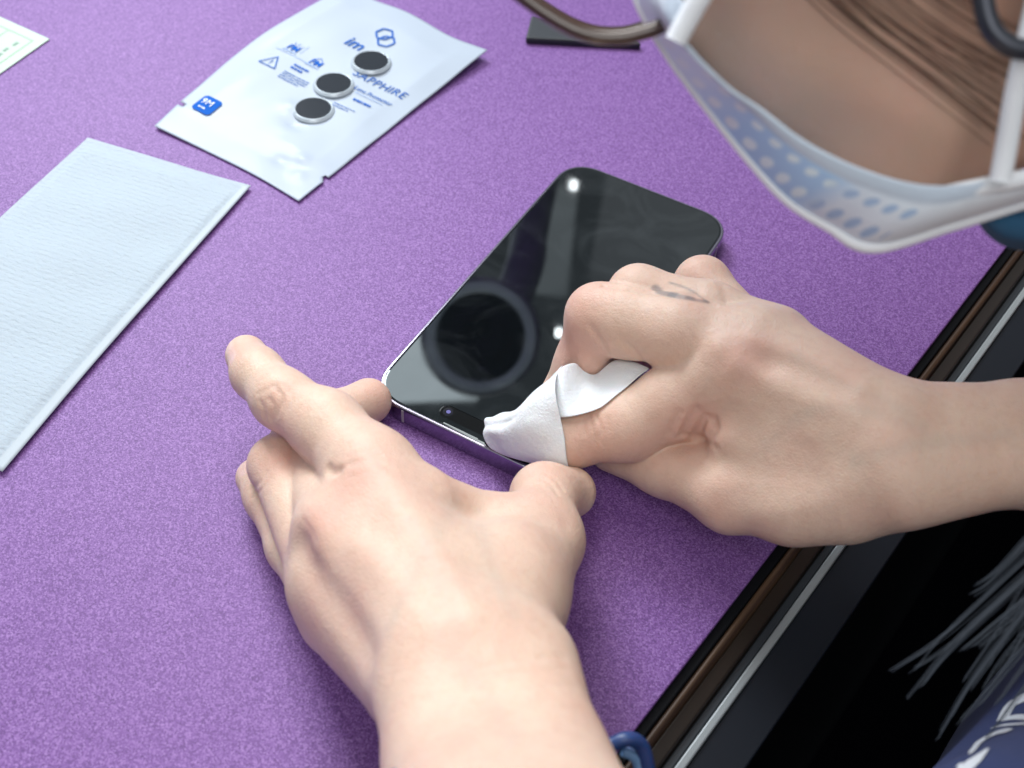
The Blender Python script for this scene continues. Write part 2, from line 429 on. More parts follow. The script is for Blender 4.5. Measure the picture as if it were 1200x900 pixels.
# skin colour: knuckles and fingertips redder, nails, ink
SKIN = np.array([.700, .522, .412]); RED = np.array([.64, .37, .30]); NAIL = np.array([.76, .56, .50]); INK = np.array([.085, .13, .15])
def paint(V, S, reds, nails=(), inks=(), veins=()):
    col = np.tile(SKIN, (len(V), 1))
    pts = S.hits([r[:2] for r in reds])
    for r, c in zip(reds, pts):
        if np.isnan(c[0]): continue
        w = min(1, r[3]*1.25)*np.exp(-((V-c)**2).sum(1)/(r[2]**2)); col += w[:, None]*(RED-col)
    for px, rad in nails:
        q = S.hits(spline(np.array(px, float), 12)); q = q[~np.isnan(q[:, 0])]
        dist = np.min([np.sqrt(((V-a)**2).sum(1)) for a in q], axis=0)
        w = np.clip((rad-dist)/.6, 0, 1); col += w[:, None]*(NAIL-col)
    for px in veins:
        q = S.hits(spline(np.array(px, float), 24)); q = q[~np.isnan(q[:, 0])]
        if not len(q): continue
        dist = np.min([((V-a)**2).sum(1) for a in q], axis=0)
        w = .32*np.exp(-dist/5.0); col += w[:, None]*(np.array([.50, .43, .36])-col)
    for px, rad in inks:
        q = S.hits(spline(np.array(px, float), 40)); q = q[~np.isnan(q[:, 0])]
        if not len(q): continue
        dist = np.min([np.sqrt(((V-a)**2).sum(1)) for a in q], axis=0)
        w = np.clip((rad-dist)/.7+.5, 0, 1)*.68; col += w[:, None]*(INK-col)
    return col
cols = [paint(pieces[0][0], LH, [(430, 548, 11, .5), (372, 612, 9, .55), (320, 472, 6, .25), (335, 535, 9, .6), (440, 455, 9, .45), (640, 550, 7, .3), (560, 570, 9, .25), (365, 720, 9, .35), (285, 405, 8, .15), (420, 700, 10, .25), (655, 600, 8, .3), (600, 580, 7, .3)],
              [([(267, 402), (269, 412), (272, 420)], 2.2), ([(283, 543), (284, 551)], 2.6)], (), [[(455, 740), (480, 680), (515, 620), (535, 585)], [(540, 740), (520, 680), (480, 610)], [(600, 720), (575, 660), (560, 600)], [(600, 870), (560, 800), (510, 740)]]),
        paint(pieces[1][0], RH, [(858, 420, 9, .35), (690, 345, 8, .25), (680, 410, 12, .6), (672, 440, 9, .35), (745, 425, 7, .4), (815, 495, 9, .55), (845, 600, 9, .3), (820, 310, 8, .25), (745, 325, 8, .15), (690, 530, 9, .35), (760, 525, 11, .35), (890, 412, 8, .3), (880, 330, 8, .2)],
              [], [([(768, 338), (775, 342), (790, 345)], 1.3), ([(785, 345), (800, 348), (812, 350)], .9), ([(805, 349), (818, 352), (830, 354)], .5), ([(785, 331), (803, 337), (817, 345), (828, 353)], .4)], [[(900, 520), (945, 485), (1010, 480), (1080, 500)], [(930, 420), (990, 450), (1060, 480)], [(1000, 540), (1080, 520), (1180, 510)]])]
FACE = SKIN*np.array([.70, .60, .56])       # skin darkened: shade on the face and neck painted into the colour
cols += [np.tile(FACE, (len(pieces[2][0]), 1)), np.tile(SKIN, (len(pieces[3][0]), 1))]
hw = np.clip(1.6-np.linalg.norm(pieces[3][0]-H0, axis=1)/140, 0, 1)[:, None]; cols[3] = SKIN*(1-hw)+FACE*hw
V = np.vstack([p[0] for p in pieces]); o = np.cumsum([0]+[len(p[0]) for p in pieces])
Q = np.vstack([p[1]+o[i] for i, p in enumerate(pieces)])
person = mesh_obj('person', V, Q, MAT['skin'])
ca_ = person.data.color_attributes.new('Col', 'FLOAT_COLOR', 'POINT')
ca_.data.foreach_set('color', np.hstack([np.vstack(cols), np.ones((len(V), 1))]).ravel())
tag(person, 'person in navy shirt and pale face mask wiping the phone with a white cloth', 'person')

# shirt, cut away where the arms and the neck leave it
SH = Sdf(); g = SH.group(60, 60)
SH.cone(g, NB-HU*55, BELLY, 78, 122); SH.cone(g, NB-HU*50, SHL, 60, 52); SH.cone(g, NB-HU*50, SHR, 60, 52)
SH.cone(g, SHL, SHL+(ELL-SHL)*.42, 52, 46); SH.cone(g, SHR, SHR+(ELR-SHR)*.42, 52, 46)
def shirt_f(p):
    d = SH(p)+1.2*np.sin(p[:, 0]*.11+p[:, 2]*.07)*np.sin(p[:, 1]*.06-p[:, 2]*.09)
    return d
sb = bounds([NB, SHL, SHR, BELLY, SHL+(ELL-SHL)*.42, SHR+(ELR-SHR)*.42], 130)
v, q = surface_nets(shirt_f, *sb, 5.0)
m = mat('navy_jersey', (.020, .038, .135), .85, Sheen_Weight=.08); t = NT(m); t.l(t.bump(t.noise(900, 2), .3, .0006), t.b.inputs['Normal'])
shirt = mesh_obj('shirt', v, q, m, person)
# printed marks on the shirt's shoulder
m = mat('white_print', (.72, .78, .84), .8)
def strip_on(S, px, w, lift, mm, name, parent):
    pl = S.hits(spline(np.array(px, float), 6*len(px))); ok = ~np.isnan(pl[:, 0]); pl = pl[ok]
    wd = np.interp(np.linspace(0, 1, len(pl)), np.linspace(0, 1, len(w)), w)
    T = np.gradient(pl, axis=0); T /= np.linalg.norm(T, axis=1)[:, None]
    e = .5; G = np.stack([S(pl+np.eye(3)[k]*e)-S(pl-np.eye(3)[k]*e) for k in range(3)], 1); G /= np.linalg.norm(G, axis=1)[:, None]
    B = np.cross(T, G)
    V = np.stack([pl+B*wd[:, None]*sgn+G*lift for sgn in (-1, -.33, .33, 1)], 1).reshape(-1, 3)
    return V, grid_faces(len(pl), 4)
SHF = Sdf(); SHF.raw = lambda p: shirt_f(p)
pr = [strip_on(SHF, a, w, .2, m, '', None) for a, w in [
    ([(1175, 844), (1184, 828), (1196, 820), (1215, 812)], [1.6, 2.2, 2.2]), ([(1175, 844), (1190, 841), (1215, 842)], [1.0, 1.3, 1.3]),
    ([(1162, 854), (1180, 850), (1215, 848)], [.3, .6, .7]), ([(1137, 884), (1150, 869), (1170, 859), (1184, 857)], [.4, 1.9, 2.2, 1.0]),
    ([(1128, 905), (1142, 892), (1158, 878)], [1.9, 1.7, .4]), ([(1123, 900), (1127, 895)], [.7, .4])]]
o_ = mesh_obj('shirt_print', *join_geo(pr), m, shirt)

# hair: cap and a long lock hanging over the shoulder
class Cap(Head):
    def raw(s, p):
        q = (p-H0)@HB.T
        d = ell(p, (-12, 46, 0), (104, 94, 84))
        cut = (q[:, 0]-62)*.75-(q[:, 1]-52)*.66+np.abs(q[:, 2])*.10
        low = -(q[:, 1]+70)
        return np.maximum(np.maximum(d, cut), low)
hm = mat('dark_hair', (.018, .018, .022), .38, spec=.6)
cb = bounds([H(f, u, l) for f in (-120, 100) for u in (-80, 145) for l in (-90, 90)], 3)
hair = mesh_obj('hair', *surface_nets(Cap(), *cb, 4.0), hm, person)
hl = mat('hair_strand', (.055, .070, .092), .5, spec=.4)
parts = []; hrng = np.random.default_rng(3)
tips = [((1190, 690), (1110, 745), (1034, 797)), ((1195, 700), (1120, 750), (1055, 826)), ((1200, 730), (1150, 790), (1095, 880)), ((1205, 690), (1168, 705), (1132, 738)), ((1205, 660), (1170, 680), (1140, 702)),
        ((1200, 760), (1165, 800), (1120, 850)), ((1198, 700), (1170, 750), (1130, 810)), ((1205, 720), (1160, 740), (1125, 768)), ((1205, 790), (1180, 830), (1150, 870)), ((1210, 740), (1175, 775), (1150, 815))]
for k in range(28):
    a, b, c = (np.array(q, float) for q in tips[k % len(tips)])
    j = hrng.normal(0, 1, 2)*np.array([7, 9]); dep = 292+hrng.normal(0, 6); bend = hrng.normal(0, 1, 2)*3; sc = hrng.uniform(.45, 1.0) if k >= len(tips) else 1.0
    if k < len(tips): j *= .3
    c = b+(c-b)*sc+j*.6
    for r in range(hrng.integers(3, 8)):
        e = hrng.normal(0, 1, 2)*np.array([1.3, 1.6]); f = hrng.uniform(.78, 1.0)
        c2 = b+(c-b)*f; m2 = (b+c2)/2+bend*.5
        path = spline([D(1330+j[0]*3, -40, dep-5), D(1335+j[0]*3, 300, dep), D(1300+j[0]*2, 585+j[1], dep), D(a[0]+30+j[0]+e[0]*2, a[1]-45+j[1]+e[1]*2, dep), D(b[0]+e[0]*1.3+j[0], b[1]+e[1]*1.3+j[1], dep-2), D(*(c2+e*.8+j*.5), dep-3)], 60)
        parts.append(tube(path, np.concatenate([np.full(34, .12), np.linspace(.12, .04, 26)]), 5))
mesh_obj('strand', *join_geo(parts), hl, hair)

def DH(x, y, d): return D(x, y, d*KH)
ck = mat('brown_hair', (.13, .082, .062), .8, spec=.05); parts = []
for k in range(30):
    o = hrng.normal(0, 1, 2)*np.array([22, 20]); sh = (k % 3)*46-20
    px = [(930+sh+o[0], -60+o[1]-sh*.1), (1000+sh+o[0], 8+o[1]-sh*.2), (1085+sh*.8+o[0], 72+o[1]-sh*.45), (1175+sh*.5+o[0], 138+o[1]-sh*.9)]
    q = HEAD.hits(spline(px, 16)); q = q[~np.isnan(q[:, 0])]
    if len(q) > 6: parts.append(tube(spline(q-hv*.5, 40), np.linspace(.13, .06, 40), 5))
mesh_obj('hair_wisp', *join_geo(parts), ck, hair)
# face mask
c0 = [(806, 8), (796, 42), (850, 100), (893, 130), (940, 165), (1000, 195), (1065, 215), (1120, 218), (1175, 210), (1262, 190)]
c2 = [(738, -40), (750, 8), (785, 68), (830, 128), (880, 190), (922, 235), (970, 266), (1020, 289), (1110, 264), (1215, 232)]
A = spline([DH(*q, 306+1.2*i) for i, q in enumerate(c0)], 60)
B = spline([DH(*q, 338) for q in c2], 60)
mid = A*.52+B*.48-hv*6+0
cols_ = [A, A*.74+B*.26-hv*3, mid, A*.2+B*.8-hv*4, B, B+hv*9+hr*3-hd*1.5, B+hv*32+hr*13-hd*7, B+hv*56+hr*26-hd*12, B+hv*76+hr*42-hd*20]
nc = len(cols_); V = np.stack(cols_, 1).reshape(-1, 3)
mm = mat('mask_fabric', (.42, .57, .78), .8); t = NT(mm)
uv = t.n('ShaderNodeUVMap'); sep = t.n('ShaderNodeSeparateXYZ'); t.l(uv.outputs[0], sep.inputs[0])
def mth(op, a, b=None, c=None):
    x = t.n('ShaderNodeMath', operation=op)
    for i, v_ in enumerate((a, b, c)):
        if v_ is None: continue
        if hasattr(v_, 'default_value'): t.l(v_, x.inputs[i])
        else: x.inputs[i].default_value = v_
    return x.outputs[0]
def dots(voff, ph, n=22):
    fu = mth('SUBTRACT', mth('FRACT', mth('ADD', mth('MULTIPLY', sep.outputs[0], n), ph)), .5)
    dv = mth('MULTIPLY', mth('SUBTRACT', sep.outputs[1], voff), 3.6)
    r2 = mth('ADD', mth('MULTIPLY', fu, fu), mth('MULTIPLY', dv, dv))
    r = t.n('ShaderNodeMapRange'); r.inputs[1].default_value = .11; r.inputs[2].default_value = .05; r.interpolation_type = 'SMOOTHSTEP'; t.l(r2, r.inputs[0]); return r.outputs[0]
dd = mth('MAXIMUM', dots(.50, 0), dots(.82, .4))
inr = mth('MULTIPLY', mth('GREATER_THAN', sep.outputs[0], .16), mth('LESS_THAN', sep.outputs[0], .77))
dd = mth('MULTIPLY', dd, inr)
basec = t.ramp(sep.outputs[0], [(.08, (.76, .85, .94)), (.26, (.62, .75, .90)), (.38, (.40, .62, .88)), (.56, (.42, .64, .90)), (.62, (.72, .83, .94)), (.9, (.82, .89, .95))])
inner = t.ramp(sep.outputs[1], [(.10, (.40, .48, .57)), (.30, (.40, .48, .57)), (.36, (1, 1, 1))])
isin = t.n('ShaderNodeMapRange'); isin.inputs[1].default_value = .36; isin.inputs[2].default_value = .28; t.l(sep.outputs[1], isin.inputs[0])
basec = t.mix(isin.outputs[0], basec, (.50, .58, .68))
dotc = t.ramp(sep.outputs[0], [(.36, (.70, .80, .88)), (.39, (.74, .90, .97)), (.56, (.74, .90, .97)), (.60, (.40, .57, .80))])
cc_ = t.mix(dd, basec, dotc)
t.l(cc_, t.b.inputs['Base Color']); t.l(t.bump(t.noise(700, 2), .3, .0008), t.b.inputs['Normal'])
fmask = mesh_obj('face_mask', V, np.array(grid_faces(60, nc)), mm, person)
uvl = fmask.data.uv_layers.new(name='UVMap')
vv = [0, .26, .48, .80, 1.0, 1.3, 1.6, 1.9, 2.2]
uvs = np.array([[i/59, vv[j]] for i in range(60) for j in range(nc)])
li = np.empty(len(fmask.data.loops), np.int32); fmask.data.loops.foreach_get('vertex_index', li)
uvl.data.foreach_set('uv', uvs[li].ravel())
mod_solid(fmask, .8, 0)
wm = mat('white_nonwoven', (.82, .86, .90), .8)
edge = [tube(B-hv*1.0, np.interp(np.arange(60), [0, 40, 47, 60], [1.2, 1.2, 1.7, 1.7]), 10)]
lowb = spline([DH(1040, 236, 326), DH(1090, 231, 322), DH(1140, 221, 318), DH(1190, 211, 316), DH(1265, 195, 316)], 24)
edge.append(tube(lowb, 1.8, 8))
mesh_obj('edge_binding', *join_geo(edge), wm, fmask)
for px in ([(792, 48, 305), (806, 22, 303), (826, -12, 300), (890, -110, 292), (1050, -260, 288), (1250, -390, 286)],
           [(1172, 212, 311), (1180, 168, 308), (1190, 110, 303), (1204, 50, 298), (1245, -120, 290), (1290, -330, 284)]):
    mesh_obj('ear_loop', *tube(spline([DH(*q) for q in px], 50), 2.2, 8), wm, fmask)
bm_ = mat('deep_blue_fabric', (.018, .085, .17), .9)
fold = np.stack([spline([DH(1146, 256, 350), DH(1162, 276, 352), DH(1190, 290, 354), DH(1260, 296, 356)], 14), spline([DH(1150, 250, 340), DH(1172, 262, 338), DH(1200, 268, 338), DH(1262, 270, 340)], 14),
                 spline([DH(1150, 245, 344), DH(1180, 240, 342), DH(1205, 240, 342), DH(1262, 236, 344)], 14)], 1).reshape(-1, 3)
mod_solid(mesh_obj('mask_fold', fold, grid_faces(14, 3), bm_, fmask), 1.0, 0)

# spectacles low on the nose
gm = mat('brown_acetate', (.060, .036, .028), .22, spec=.6, Coat_Weight=.4)
gl = thing('glasses', None, None); gl.parent = person
def rim(sgn):
    px = [(604, -10), (640, 16), (676, 36), (710, 44), (746, 40), (785, 20), (800, -50), (775, -140), (690, -175), (610, -140), (585, -70), (604, -10)]
    p = spline([DH(*q, 322) for q in px], 70)
    return p if sgn > 0 else spline([DH(a, b-5, 380) for a, b in px], 70)
for sgn in (1, -1):
    r = rim(sgn)
    o_ = mesh_obj('lens_rim', *tube(r, 1.6, 12), gm, gl)
    tp = [r[40], H(55, 22, 74*sgn), H(0, 20, 80*sgn), H(-25, -5, 78*sgn)]
    mesh_obj('temple', *tube(spline(tp, 30), 2.0, 8), gm, gl)
# a dark hoop by the jaw
em = mat('dark_metal', (.05, .055, .07), .35, .6)
mesh_obj('earring', *tube(spline([DH(1166, -60, 292), DH(1152, -20, 292), DH(1157, 22, 292), DH(1172, 46, 292), DH(1198, 58, 292), DH(1240, 50, 292), DH(1262, 0, 292), DH(1240, -60, 292), DH(1200, -85, 292), DH(1166, -60, 292)], 60), 2.0, 10), em, person)
# blue strap on the left wrist
sm = mat('blue_silicone', (.018, .055, .19), .38, Subsurface_Weight=.1)
WC = P(586, 985, 67); ax = N(P(*el)-P(*fa)); u1 = side-ax*(side@ax); u1 = N(u1); u2 = np.cross(ax, u1)
th = np.linspace(0, 2*np.pi, 90)
ring = np.array([WC+u1*28.5*np.cos(a)+u2*19*np.sin(a) for a in th])
def band(path, w, tck, axis):
    T = np.gradient(path, axis=0); T /= np.linalg.norm(T, axis=1)[:, None]; Bn = np.cross(T, axis); Bn /= np.linalg.norm(Bn, axis=1)[:, None]
    V = np.stack([path+axis*(w/2*a)+Bn*(tck/2*b) for a, b in [(-1, -1), (-.6, -1.3), (.6, -1.3), (1, -1), (1, 1), (.6, 1.3), (-.6, 1.3), (-1, 1)]], 1).reshape(-1, 3)
    return V, grid_faces(len(path), 8, wrap_v=True)
strap = mesh_obj('wristband', *band(ring, 13, 2.0, ax), sm, person)
lp = spline([D(716, 873, 288), D(735, 866, 288), D(750, 872, 290), D(757, 890, 291), D(762, 920, 292)], 24)
mesh_obj('buckle_loop', *tube(lp, 1.9, 10), sm, strap)
mesh_obj('strap_tail', *band(spline([D(730, 880, 290), D(742, 886, 291), D(748, 900, 292), D(748, 930, 292)], 20), 3.5, 1.8, N(hv)), mat('pale_blue_silicone', (.16, .30, .52), .35), strap)
# ---------------------------------------------------------------- desk, mat and floor
EA, EB = P(740, 860), P(1175, 295); ed = N(EB-EA); en = np.array([ed[1], -ed[0], 0.0])
def E(s, n, z): return np.array([EA[0], EA[1], 0])+ed*s+en*n+np.array([0, 0, z])
padm = MAT['pad']
S0, S1 = -420, 760
v = [E(S0, 0, 0), E(S1, 0, 0), E(S1, -900, 0), E(S0, -900, 0)]; v += [a-np.array([0, 0, 2.0]) for a in v]
pad = mesh_obj('desk_mat', v, [(0, 1, 2, 3), (7, 6, 5, 4), (0, 4, 5, 1), (1, 5, 6, 2), (2, 6, 7, 3), (3, 7, 4, 0)], padm, smooth=False)
mod_bevel(fix_normals(pad), .5, 2)
tag(pad, 'large speckled purple desk mat covering the work desk', 'desk mat')
def profile(name, prof, m, parent, s0=S0-60, s1=S1+60):
    n = len(prof); V = [E(s, a, z) for s in (s0, s1) for a, z in prof]
    F = [(i, (i+1) % n, n+(i+1) % n, n+i) for i in range(n)]+[tuple(range(n))[::-1], tuple(range(n, 2*n))]
    return mod_bevel(fix_normals(mesh_obj(name, V, F, m, parent, smooth=False)), .5, 2)
wood = mat('dark_brown_wood', (.10, .05, .025), .5); t = NT(wood)
m0 = t.n('ShaderNodeMapping'); t.l(t.coord(), m0.inputs[0]); m0.inputs['Rotation'].default_value = (0, 0, -math.atan2(ed[1], ed[0]))
mp = t.n('ShaderNodeMapping'); t.l(m0.outputs[0], mp.inputs[0]); mp.inputs['Scale'].default_value = (7, 420, 420)
t.l(t.ramp(t.noise(1.0, 4, .6, mp.outputs[0]), [(.35, (.035, .017, .010)), (.55, (.085, .048, .026)), (.72, (.15, .085, .045))]), t.b.inputs['Base Color'])
blk = mat('black_laminate', (.004, .0045, .006), .6, spec=.12)
desk = thing('desk', 'dark desk with a brown wooden front edge and a silver trim strip', 'desk')
profile('desk_top', [(-960, -2.1), (2.9, -2.1), (2.9, -40), (-960, -40)], blk, desk)
profile('wood_edge', [(3.0, -3.4), (4.2, -2.9), (5.4, -3.8), (5.8, -6.5), (5.8, -40), (3.0, -40)], wood, desk)
profile('dark_edge', [(5.9, -5.5), (10.2, -6.5), (10.6, -9.0), (10.6, -38), (5.9, -38)], mat('dark_stain', (.020, .014, .010), .35), desk)
sil = mat('silver_trim', (.30, .33, .34), .5, .3)
profile('slate_edge', [(10.7, -8.6), (13.4, -8.6), (13.4, -38), (10.7, -38)], mat('slate_edge', (.020, .026, .033), .5), desk)
profile('silver_strip', [(13.5, -8.0), (16.0, -8.0), (16.0, -30), (13.5, -30)], sil, desk)
profile('front_panel', [(16.1, -9.2), (29, -10.5), (29, -15), (16.1, -15)], mat('charcoal_panel', (.008, .011, .017), .45, spec=.3), desk)
profile('desk_apron', [(18, -15.2), (24, -15.2), (24, -600), (18, -600)], blk, desk)
fl = mesh_obj('floor', [(-4000, -4000, -740), (4000, -4000, -740), (4000, 4000, -740), (-4000, 4000, -740)], [(0, 1, 2, 3)], mat('dark_floor', (.002, .002, .003), 1.0, spec=0), smooth=False)
tag(fl, kind='structure'); fl['label'] = 'dark floor below the desk'

# ---------------------------------------------------------------- phone
PW, PL, PT = 71.5, 147.5, 7.85
def rrect(x0, y0, x1, y1, r, n=14, ex=2.35):
    a = np.linspace(0, np.pi/2, n); c = np.cos(a)**(2/ex); s = np.sin(a)**(2/ex); o = []
    for cx, cy, sx, sy, rev in ((x1-r, y1-r, 1, 1, 0), (x0+r, y1-r, -1, 1, 1), (x0+r, y0+r, -1, -1, 0), (x1-r, y0+r, 1, -1, 1)):
        p = [(cx+sx*r*c[i], cy+sy*r*s[i]) for i in range(n)]; o += p[::-1] if rev else p
    return o
def slab(layers, cap_top=True, cap_bot=True):      # stacked outlines (points, z)
    V = []; n = len(layers[0][0])
    for o, z in layers: V += [(x, y, z) for x, y in o]
    F = [(k*n+i, k*n+(i+1) % n, (k+1)*n+(i+1) % n, (k+1)*n+i) for k in range(len(layers)-1) for i in range(n)]
    if cap_bot: F.append(tuple(range(n))[::-1])
    if cap_top: F.append(tuple(range((len(layers)-1)*n, len(layers)*n)))
    return np.array(V, float), F
def inset(d, r=14.0): return rrect(d, d, PW-d, PL-d, r-d)
steel = mat('polished_steel', (.62, .58, .68), .16, 1.0)
phone = mesh_obj('mobile_phone', *slab([(inset(.9), .0), (inset(.25), .25), (inset(0), .9), (inset(0), PT-1.0), (inset(.22), PT-.35), (inset(.55), PT-.12), (inset(1.05), PT-.10)]), mat('steel_frame', (.36, .33, .41), .2, 1.0), smooth=False)
tag(phone, 'black-screened phone with a polished steel edge lying face up on the purple mat', 'phone')
glass = mat('black_glass', (.004, .005, .006), .045, spec=.62, Specular_Tint=(.86, .97, 1, 1)); t = NT(glass)
t.l(t.ramp(t.noise(38, 3, .6), [(.42, (.015, .015, .015)), (.75, (.06, .06, .06))]), t.b.inputs['Roughness'])
t.l(t.ramp(t.noise(30, 4, .6, dist=1.5), [(.45, (.003, .004, .005)), (.72, (.016, .019, .021))]), t.b.inputs['Base Color'])
mesh_obj('screen', *slab([(inset(1.15), PT-.30), (inset(1.15), PT-.04), (inset(1.45), PT+.05), (inset(1.9), PT+.08)]), glass, phone, smooth=False)
pillm = mat('black_pill', (.0008, .0008, .001), .03, spec=.5)
mesh_obj('speaker_pill', *slab([(rrect(25.3, 4.0, 46.2, 9.4, 2.7, ex=2), PT+.081), (rrect(25.5, 4.2, 46.0, 9.2, 2.5, ex=2), PT+.09)]), pillm, phone, smooth=False)
def disc(x, y, r, z0, z1, n=28):
    o = [(x+r*math.cos(a), y+r*math.sin(a)) for a in np.linspace(0, 2*np.pi, n, endpoint=False)]
    return slab([(o, z0), (o, z1)])
lens = mesh_obj('camera_lens', *disc(28.1, 6.7, 1.75, PT+.09, PT+.10), mat('lens_black', (.006, .006, .012), .05), phone, smooth=False)
mesh_obj('lens_glint', *disc(28.2, 6.8, .75, PT+.10, PT+.11), mat('lens_coating', (.10, .09, .30), .08, spec=.8), lens, smooth=False)
mesh_obj('earpiece_slot', *box_geo((35.75, 2.0, PT+.10), (13, .45, .04)), mat('slot_grey', (.22, .25, .25), .4), phone, smooth=False)
antm = mat('antenna_band', (.40, .38, .42), .5)
mesh_obj('antenna_band', *box_geo((14.6, -.02, PT/2), (.9, .12, PT-1.9)), antm, phone, smooth=False)
mesh_obj('antenna_band', *box_geo((PW+.02, 131, PT/2), (.12, .9, PT-1.9)), antm, phone, smooth=False)
mesh_obj('volume_button', *box_geo((-.15, 42, PT/2+.2), (.5, 11, 2.6)), steel, phone, smooth=False)
mesh_obj('volume_button', *box_geo((-.15, 56, PT/2+.2), (.5, 11, 2.6)), steel, phone, smooth=False)

# ---------------------------------------------------------------- wiping cloth
cols = [  # from fingertip to open rim, from under the finger up over it and down behind
 [(590, 531, 8.6), (612, 539, 8.6), (640, 545, 10), (668, 547, 13)],
 [(574, 523, 9.5), (600, 535, 11), (636, 541, 15), (668, 542, 18)],
 [(565, 511, 11.5), (597, 521, 18), (632, 522, 24), (663, 519, 28)],
 [(566, 502, 13), (594, 508, 22), (626, 503, 29), (658, 495, 33)],
 [(569, 494, 13.5), (597, 496, 24), (622, 483, 32), (653, 471, 37)],
 [(576, 488, 13), (600, 487, 25.5), (622, 466, 33), (651, 451, 39)],
 [(586, 485, 11), (602, 482, 22), (626, 459, 30), (653, 437, 38)],
 [(594, 487, 9), (612, 482, 15), (636, 462, 22), (662, 428, 33)],
 [(600, 492, 8.6), (624, 488, 11), (650, 470, 16), (672, 446, 27)]]
G = np.array([spline([P(*q) for q in c], 22) for c in cols])
G = np.stack([spline(G[:, k], 40) for k in range(22)], 1)
nrm = np.cross(np.gradient(G, axis=0), np.gradient(G, axis=1)); nrm /= np.linalg.norm(nrm, axis=2)[..., None]+1e-9
I, J = np.meshgrid(np.linspace(0, 1, 40), np.linspace(0, 1, 22), indexing='ij')
fold = .8*np.exp(-((I-.52-.25*J)/.06)**2)*np.exp(-(J/.25)**2)-1.0*np.exp(-((I-.42-.35*J)/.06)**2)*np.exp(-((J-.1)/.28)**2)+.45*np.sin(I*17+J*5)*np.sin(J*7+1)*(1-J*.6)+.4*np.exp(-((I-.35-.3*J)/.035)**2)*np.exp(-((J-.45)/.3)**2)-.35*np.exp(-((I-.62+.2*J)/.04)**2)*np.exp(-((J-.6)/.3)**2)
G = G-nrm*fold[..., None]*np.sign((nrm*(CC-G)).sum(2).mean())*-1
top = spline([P(*q) for q in [(638, 452, 32), (648, 439, 36), (660, 429, 38.5), (674, 425, 36.5), (685, 431, 33), (694, 436, 32), (703, 434, 33), (718, 421, 36), (735, 420, 38.5), (762, 433, 41)]], 34)
bot = spline([P(*q) for q in [(640, 492, 27), (652, 490, 31), (664, 489, 33.5), (680, 486, 35), (704, 478, 37.5), (728, 463, 39.5), (748, 449, 40.5), (763, 437, 41)]], 34)
K = np.linspace(0, 1, 12)[None, :, None]
FLP = top[:, None]*(1-K)+bot[:, None]*K
FLP = FLP-CR[2]*1.6*np.sin(np.pi*K)*np.sin(np.linspace(0, 3*np.pi, 34))[:, None, None]*.8
def push(X, gap=.9):
    sh = X.shape; X = X.reshape(-1, 3).copy()
    for _ in range(4):
        d = RH(X); G = np.stack([RH(X+np.eye(3)[k]*.4)-d for k in range(3)], 1)/.4
        X += G*np.clip(gap-d, 0, 3)[:, None]; X[:, 2] = np.maximum(X[:, 2], 8.4)
    return X.reshape(sh)
def relax(X, n):
    for _ in range(n):
        Y = X.copy(); Y[1:-1, 1:-1] = .5*X[1:-1, 1:-1]+.125*(X[2:, 1:-1]+X[:-2, 1:-1]+X[1:-1, 2:]+X[1:-1, :-2]); X = Y
    return X
G = push(relax(push(G), 2)); FLP = push(relax(push(FLP, .7), 2), .7)
cm = mat('microfibre_white', (.78, .81, .84), .9, Sheen_Weight=.3, Subsurface_Weight=.15); t = NT(cm)
cm.node_tree.nodes['Principled BSDF'].inputs['Subsurface Scale'].default_value = .002
b1 = t.bump(t.noise(1300, 3, .7), .5, .0005); t.l(t.bump(t.noise(170, 4, .65), .35, .0018, b1), t.b.inputs['Normal'])
cloth = mesh_obj('wiping_cloth', *join_geo([(G.reshape(-1, 3), grid_faces(40, 22)), (FLP.reshape(-1, 3), grid_faces(34, 12))]), cm)
mod_solid(cloth, .45, 0); mod_sub(cloth, 1)
tag(cloth, 'white microfibre cloth wrapped over the forefinger wiping the phone', 'cloth')

# ---------------------------------------------------------------- sheets: a Coons patch between four edges
def coons(b, r, tp, l, n=60, m=60):   # b: l0->r0, r: r0->r1, tp: l1->r1, l: l0->l1
    b, tp = spline(b, n), spline(tp, n); l, r = spline(l, m), spline(r, m)
    S, T_ = np.meshgrid(np.linspace(0, 1, n), np.linspace(0, 1, m), indexing='ij'); S = S[..., None]; T_ = T_[..., None]
    X = (1-T_)*b[:, None]+T_*tp[:, None]+(1-S)*l[None]+S*r[None]-((1-S)*(1-T_)*b[0]+S*(1-T_)*b[-1]+(1-S)*T_*tp[0]+S*T_*tp[-1])
    return X, S[..., 0], T_[..., 0]
def PL_(pts): return [P(*q) for q in pts]
# foil sachet
pb = PL_([(181, 147.5, 1.6), (240, 176, 1.0), (300, 206, 1.0), (350, 235.5, 1.2)])
prr = PL_([(350, 235.5, 1.2), (420, 180, 1.2), (490, 124, 1.6), (571, 58.5, 4.5)])
pt = PL_([(408, -16, 5), (436, -1, 4.5), (479, 15, 4), (527, 42, 4), (571, 58.5, 4.5)])
pl = PL_([(181, 147.5, 1.6), (211, 119.5, 1.6), (237, 97.5, 2.2), (270, 69, 3), (307, 40.5, 4), (343, 18.5, 5), (376, 0, 5), (408, -16, 5)])
X, S, T_ = coons(pb, prr, pt, pl, 80, 110)
env = (np.clip(np.minimum(S, 1-S)/.13, 0, 1)*np.clip(np.minimum(T_-.10, 1-T_)/.10, 0, 1))
X[..., 2] += env*(1.0+.25*np.sin(S*9+T_*5)*np.sin(T_*13)+.15*np.sin(S*23-T_*9))+.12*np.sin(S*14)*np.sin(T_*22)
for c, a in (((.80, .17), .9), ((.70, .12), -.7), ((.52, .36), 1.0), ((.60, .30), -.8), ((.86, .10), .7)):
    X[..., 2] += a*np.exp(-(((S-c[0])/.05)**2+((T_-c[1])/.025)**2))
